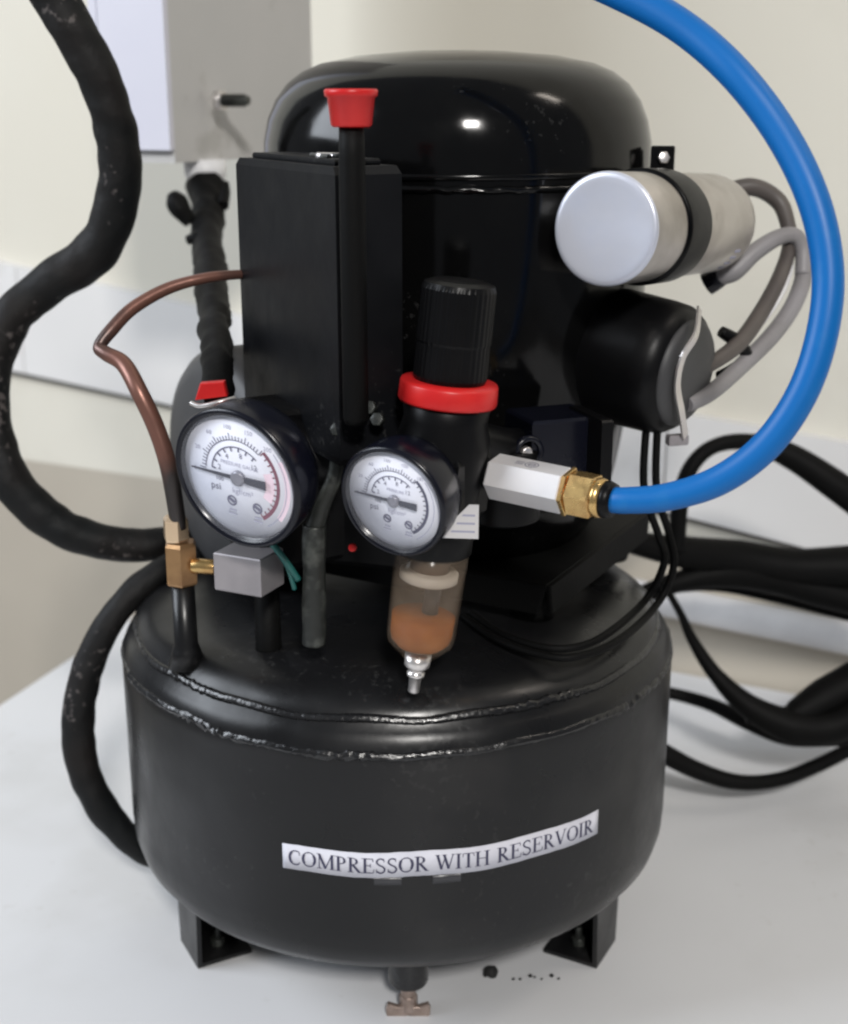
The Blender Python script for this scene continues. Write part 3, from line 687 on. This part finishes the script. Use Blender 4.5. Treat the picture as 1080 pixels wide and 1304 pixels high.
# grey cables from the capacitor to the relay
def part_tube(name, pts, r, m, par=CP, **k): return MB().tube(pts, r, **k).build(name, m, par)
part_tube('capacitor_cable', [(14.73, 4.60, 35.84), (16.60, 4.80, 36.26), (17.94, 4.80, 35.65), (18.35, 4.20, 34.61), (18.32, 3.50, 33.58), (17.61, 2.20, 32.29), (16.46, 0.60, 30.90), (15.07, -1.20, 29.78), (13.26, -3.00, 29.07)], [.35, .42, .40, .36, .34, .36, .38, .38, .3], 'darkcable', n=20)
part_tube('capacitor_cable', [(14.91, 2.60, 32.35), (15.57, 2.40, 32.62), (16.47, 2.60, 33.43), (17.61, 3.00, 34.07), (18.45, 3.20, 34.15), (18.87, 3.20, 33.51), (18.85, 2.80, 32.40)], [.42, .46, .42, .38, .36, .36, .36], 'greycable', n=20)
part_tube('capacitor_cable', [(18.79, 3.30, 33.96), (18.97, 3.00, 32.55), (18.37, 2.00, 31.23), (17.16, 0.70, 29.99), (15.45, -0.90, 28.85), (13.62, -3.20, 28.08), (12.43, -4.20, 27.78)], [.35, .40, .40, .40, .38, .36, .34], 'greycable', n=20)
part_tube('capacitor_wire', [(18.34, 4.00, 34.08), (18.42, 3.20, 32.71), (17.49, 1.70, 31.28), (15.95, 0.10, 29.91), (15.32, -0.50, 29.48)], .10, 'white', n=12)
part_tube('cable_boot', [(14.45, 2.90, 31.95), (15.03, 2.70, 32.41), (15.39, 3.20, 33.00)], [.55, .5, .4], 'bezel', n=20)
part_tube('cable_tie', [(14.38, -1.00, 30.38), (15.22, -0.80, 29.85), (15.73, -0.60, 29.25)], [.25, .34, .25], 'black', n=16)
part_tube('cable_tie', [(14.25, -1.70, 28.54), (15.04, -1.20, 28.73), (15.56, -0.80, 29.08)], [.2, .3, .22], 'black', n=16)
# twin black wires hanging down to the tank top
part_tube('hanging_wire', [(10.79, -4.00, 27.22), (10.77, -4.20, 24.14), (11.53, -4.00, 21.93), (11.80, -4.40, 20.79), (11.10, -4.16, 18.90), (9.00, -7.67, 18.75), (7.54, -8.95, 18.65), (6.10, -8.88, 18.62), (4.56, -7.47, 18.60), (3.32, -4.93, 18.60)], .17, 'matte', n=12)
part_tube('hanging_wire', [(11.26, -4.00, 27.22), (11.35, -4.00, 24.08), (12.09, -3.60, 21.80), (12.32, -3.90, 20.43), (11.64, -4.29, 18.80), (9.44, -8.11, 18.65), (7.45, -9.82, 18.60), (6.04, -9.61, 18.58), (4.36, -8.08, 18.60), (2.96, -5.40, 18.60)], .17, 'matte', n=12)

# left plumbing ----------------------------------------------------------------------
part_tube('copper_tube', [(-6.03, -2.60, 33.05), (-6.66, -3.30, 33.14), (-7.81, -4.00, 33.09), (-9.25, -4.60, 32.75), (-10.58, -5.40, 32.06), (-11.37, -6.10, 31.27), (-11.80, -6.50, 30.67), (-11.49, -6.80, 30.44),
    (-10.71, -7.20, 30.07), (-9.98, -8.00, 29.09), (-9.34, -8.20, 27.61), (-8.92, -8.30, 25.96), (-8.73, -8.00, 23.49)], [.20, .20, .22, .25, .27, .28, .26, .30, .34, .35, .35, .35, .33], 'copper', n=18, sub=10)
BT = V((-8.72, -7.90, 20.98))
br = MB().lathe([(0, 0), (.66, 0), (.70, .1), (.70, 1.65), (.6, 1.8), (0, 1.8)], BT + V((0, 0, .1)), n=6, smooth=False, up=(.4, 1, 0)).build('brass_fitting', 'dullbrass', CP)
MB().lathe([(0, 1.85), (.50, 1.85), (.54, 1.95), (.54, 2.75), (.42, 2.9), (0, 2.9)], BT + V((-.15, 0, .1)), n=6, smooth=False, up=(.2, 1, 0)).build('flare_nut', 'brightbrass', br)
MB().cyl(.32, 1.0, BT + V((.5, -.3, .95)), (1, -.2, 0), n=20).build('side_port', 'brass', br)
MB().lathe([(0, 17.4), (.8, 17.4), (.58, 18.15), (.50, 18.4), (.48, BT.z + .15), (0, BT.z + .15)], (BT.x, BT.y, 0), n=32).build('tank_socket', 'tank', CP)
# grey block under the larger gauge
bc = V((-5.86, -10.70, 22.30))
MB().box(2.15, 1.7, 1.55, bc + V((.18, .8, .1)), (0, 0, 1), (.42, .9, 0), bev=.05).build('alloy_block', 'block', CP)
MB().lathe([(0, 17.6), (.7, 17.6), (.55, 18.3), (.5, 22.4), (0, 22.4)], (bc.x + .6, -7.9, 0), n=32).build('block_post', 'matte', CP)
# threaded riser
rs = MB(); rp_ = [(-3.16, -10.10, 19.27), (-3.10, -10.10, 21.95), (-3.01, -10.10, 24.29)]
rs.tube(rp_, .47, n=24, rough=.10, sub=14)
rise = rs.build('riser_pipe', 'stud', CP)
MB().tube([(-3.01, -10.10, 24.16), (-2.65, -10.10, 25.19), (-2.15, -10.00, 26.42), (-1.94, -9.90, 28.27)], [.40, .32, .3, .3], n=18).build('bent_end', 'stud', rise)
for k, (x_, y_, z_) in enumerate([(-0.69, -11.50, 29.24), (-0.40, -11.80, 28.86), (-1.91, -11.40, 28.38)]):
    MB().cyl(.27, .35, (x_, y_, z_), (-.3, -1, .4), n=6, bev=.05).build('small_nut', 'stud', CP)
part_tube('green_wire', [(-4.67, -10.80, 23.81), (-4.17, -10.80, 23.11), (-3.69, -10.40, 22.12)], .13, 'green', n=12)
part_tube('green_wire', [(-4.49, -10.60, 23.43), (-4.09, -10.50, 22.68), (-3.87, -10.20, 21.65)], .10, 'green', n=12)
MB().cyl(.16, .2, (-1.47, -11.00, 23.66), (-.3, -1, .2), n=16, bev=.05).build('red_lamp', 'red', CP)
# dark manifold filling the space between the gauges and the box
MB().tube([(-4.49, -8.50, 27.30), (-2.49, -8.50, 26.50), (-0.59, -9.30, 26.87), (1.25, -10.50, 26.87)], [1.2, 1.15, 1.0, .9], n=24).build('manifold_pipe', 'black', CP)
mf = MB(); mf.box(4.2, 3.2, 6.5, V((-4.21, -7.20, 25.33)), (0, 0, 1), (-.49, .86, 0), bev=.2); mf.build('switch_housing', 'black', CP)
mf = MB(); mf.box(5.5, 3.6, 4.5, V((-1.05, -6.20, 24.03)), (0, 0, 1), (.3, 1, 0), bev=.2); mf.build('bracket', 'black', CP)

# ------------------------------------------------------------------ hoses and cables around
h = MB().tube([(-15.87, 3.00, 46.30), (-15.11, 3.00, 44.70), (-14.14, 3.00, 42.91), (-13.23, 3.20, 40.75), (-12.77, 3.60, 38.36), (-13.04, 4.00, 35.70), (-14.33, 4.40, 33.31), (-16.69, 4.40, 31.75), (-18.48, 4.00, 30.20), (-19.49, 3.50, 27.82), (-19.67, 3.00, 25.04), (-18.73, 2.60, 22.40),
    (-16.77, 2.60, 20.28), (-14.31, 3.00, 19.17), (-11.60, 4.00, 18.84), (-8.92, 6.00, 18.69)], [1.0, 1.0, .98, .95, .98, 1.0, 1.05, 1.0, .95, .95, .98, 1.0, .95, .86, .82, .8], n=32, sub=12, rough=.10)
tag(h.build('sleeved_hose', 'sleeve'), 'thick black woven sleeve hose snaking down the left side of the photo', 'hose')
h = MB().tube([(-8.25, 4.00, 18.51), (-10.37, 2.50, 18.52), (-12.05, 1.00, 18.00), (-13.64, 0.00, 16.48), (-14.94, -0.50, 14.04), (-15.53, -0.80, 11.28), (-15.37, -1.00, 8.63), (-14.38, -1.00, 6.25), (-12.95, -0.60, 4.24), (-11.46, 0.50, 2.67)], [.6, .62, .65, .68, .74, .80, .80, .75, .68, .6], n=28, sub=12, rough=.10)
tag(h.build('looped_hose', 'sleeve'), 'thinner black hose looping beside the left wall of the tank', 'hose')

def cable(pts, r, label, m='matte', **k):
    o = MB().tube(pts, r, n=20, sub=10, **k).build('cable', m); tag(o, label, 'cable', 'black cables behind the tank on the right'); return o
cable([(15.59, 12.00, 15.81), (15.62, 12.00, 18.60), (16.11, 12.00, 20.65), (17.46, 12.50, 21.74), (19.54, 13.00, 21.84), (21.81, 13.00, 21.07), (24.22, 12.50, 19.60), (26.90, 12.00, 17.68)], [.5, .48, .45, .42, .48, .72, .85, .9], 'black cable arching above the others behind the blue hose')
cable([(12.81, 12.00, 16.28), (16.16, 13.00, 15.33), (19.61, 14.00, 14.56), (22.86, 14.00, 14.07), (26.08, 14.00, 14.07), (28.83, 14.00, 14.07)], [.6, .95, 1.15, 1.1, 1.3, 1.35], 'uppermost black cable of the flat bundle crossing to the right edge')
cable([(12.97, 12.00, 12.72), (15.82, 13.00, 13.46), (18.63, 13.50, 13.86), (21.76, 14.00, 13.39), (24.36, 14.00, 12.65), (26.73, 14.00, 12.06), (29.10, 14.00, 11.47)], [.5, .62, .85, .95, .95, 1.0, 1.0], 'middle black cable of the bundle, crossing just above the pale conduit')
cable([(15.77, 15.00, 12.23), (18.57, 15.00, 12.43), (22.14, 15.00, 11.73), (25.74, 15.00, 10.83), (29.61, 15.00, 9.82)], [.2, .25, .25, .3, .3], 'thin black cable lying against the top of the pale conduit')
cable([(14.51, 11.00, 14.52), (15.78, 11.00, 12.39), (16.59, 11.00, 10.71), (17.96, 10.50, 8.74), (19.77, 9.50, 7.24), (22.17, 9.00, 6.26), (24.39, 9.00, 6.26), (26.50, 9.00, 7.48)], [.2, .22, .32, .45, .7, 1.0, 1.0, 1.0], 'dark brown black cable dropping in front of the conduit and sweeping right')
cable([(14.68, 15.00, 5.80), (16.61, 15.00, 5.48), (18.58, 14.00, 5.27), (20.40, 12.50, 4.90), (22.37, 11.00, 4.62), (24.34, 10.00, 5.02), (27.49, 10.00, 5.27)], [.4, .38, .42, .5, .5, .5, .5], 'black cable leaving the tank just above the lowest loop')
cable([(12.67, 8.00, 6.27), (14.58, 8.00, 5.15), (16.77, 8.00, 3.97), (19.03, 8.00, 3.28), (21.39, 8.50, 3.16), (23.88, 9.50, 3.53), (26.99, 11.00, 4.27)], [.55, .58, .52, .45, .42, .42, .42], 'lowest black cable lying in a curve on the white table')
cable([(19.57, 9.40, 6.56), (21.76, 9.30, 6.70), (22.69, 9.50, 7.00), (24.12, 10.00, 7.59), (25.99, 10.50, 8.35), (28.29, 11.00, 9.49)], [.3, .6, .85, 1.1, 1.2, 1.2], 'black cable rising from the lower bundle to the right edge')

cr_ = MB(); c0 = V((4.35, -6.81, 1.30))
cr_.lathe([(0, 0), (.30, .05), (.36, .2), (.22, .42), (0, .5)], c0, n=14, jit=.12, jf=2)
for k in range(7):
    q = V((5.43, -7.04, 1.30)) + V((k * .33 + random.uniform(-.1, .1), random.uniform(-.12, .2), 0)); rr_ = random.uniform(.05, .12)
    cr_.lathe([(0, 0), (rr_, .02), (rr_ * .8, rr_), (0, rr_ * 1.3)], q, n=8, jit=.03)
tag(cr_.build('debris', 'fluff'), 'small black crumbs lying on the table below the right front of the tank', 'debris')
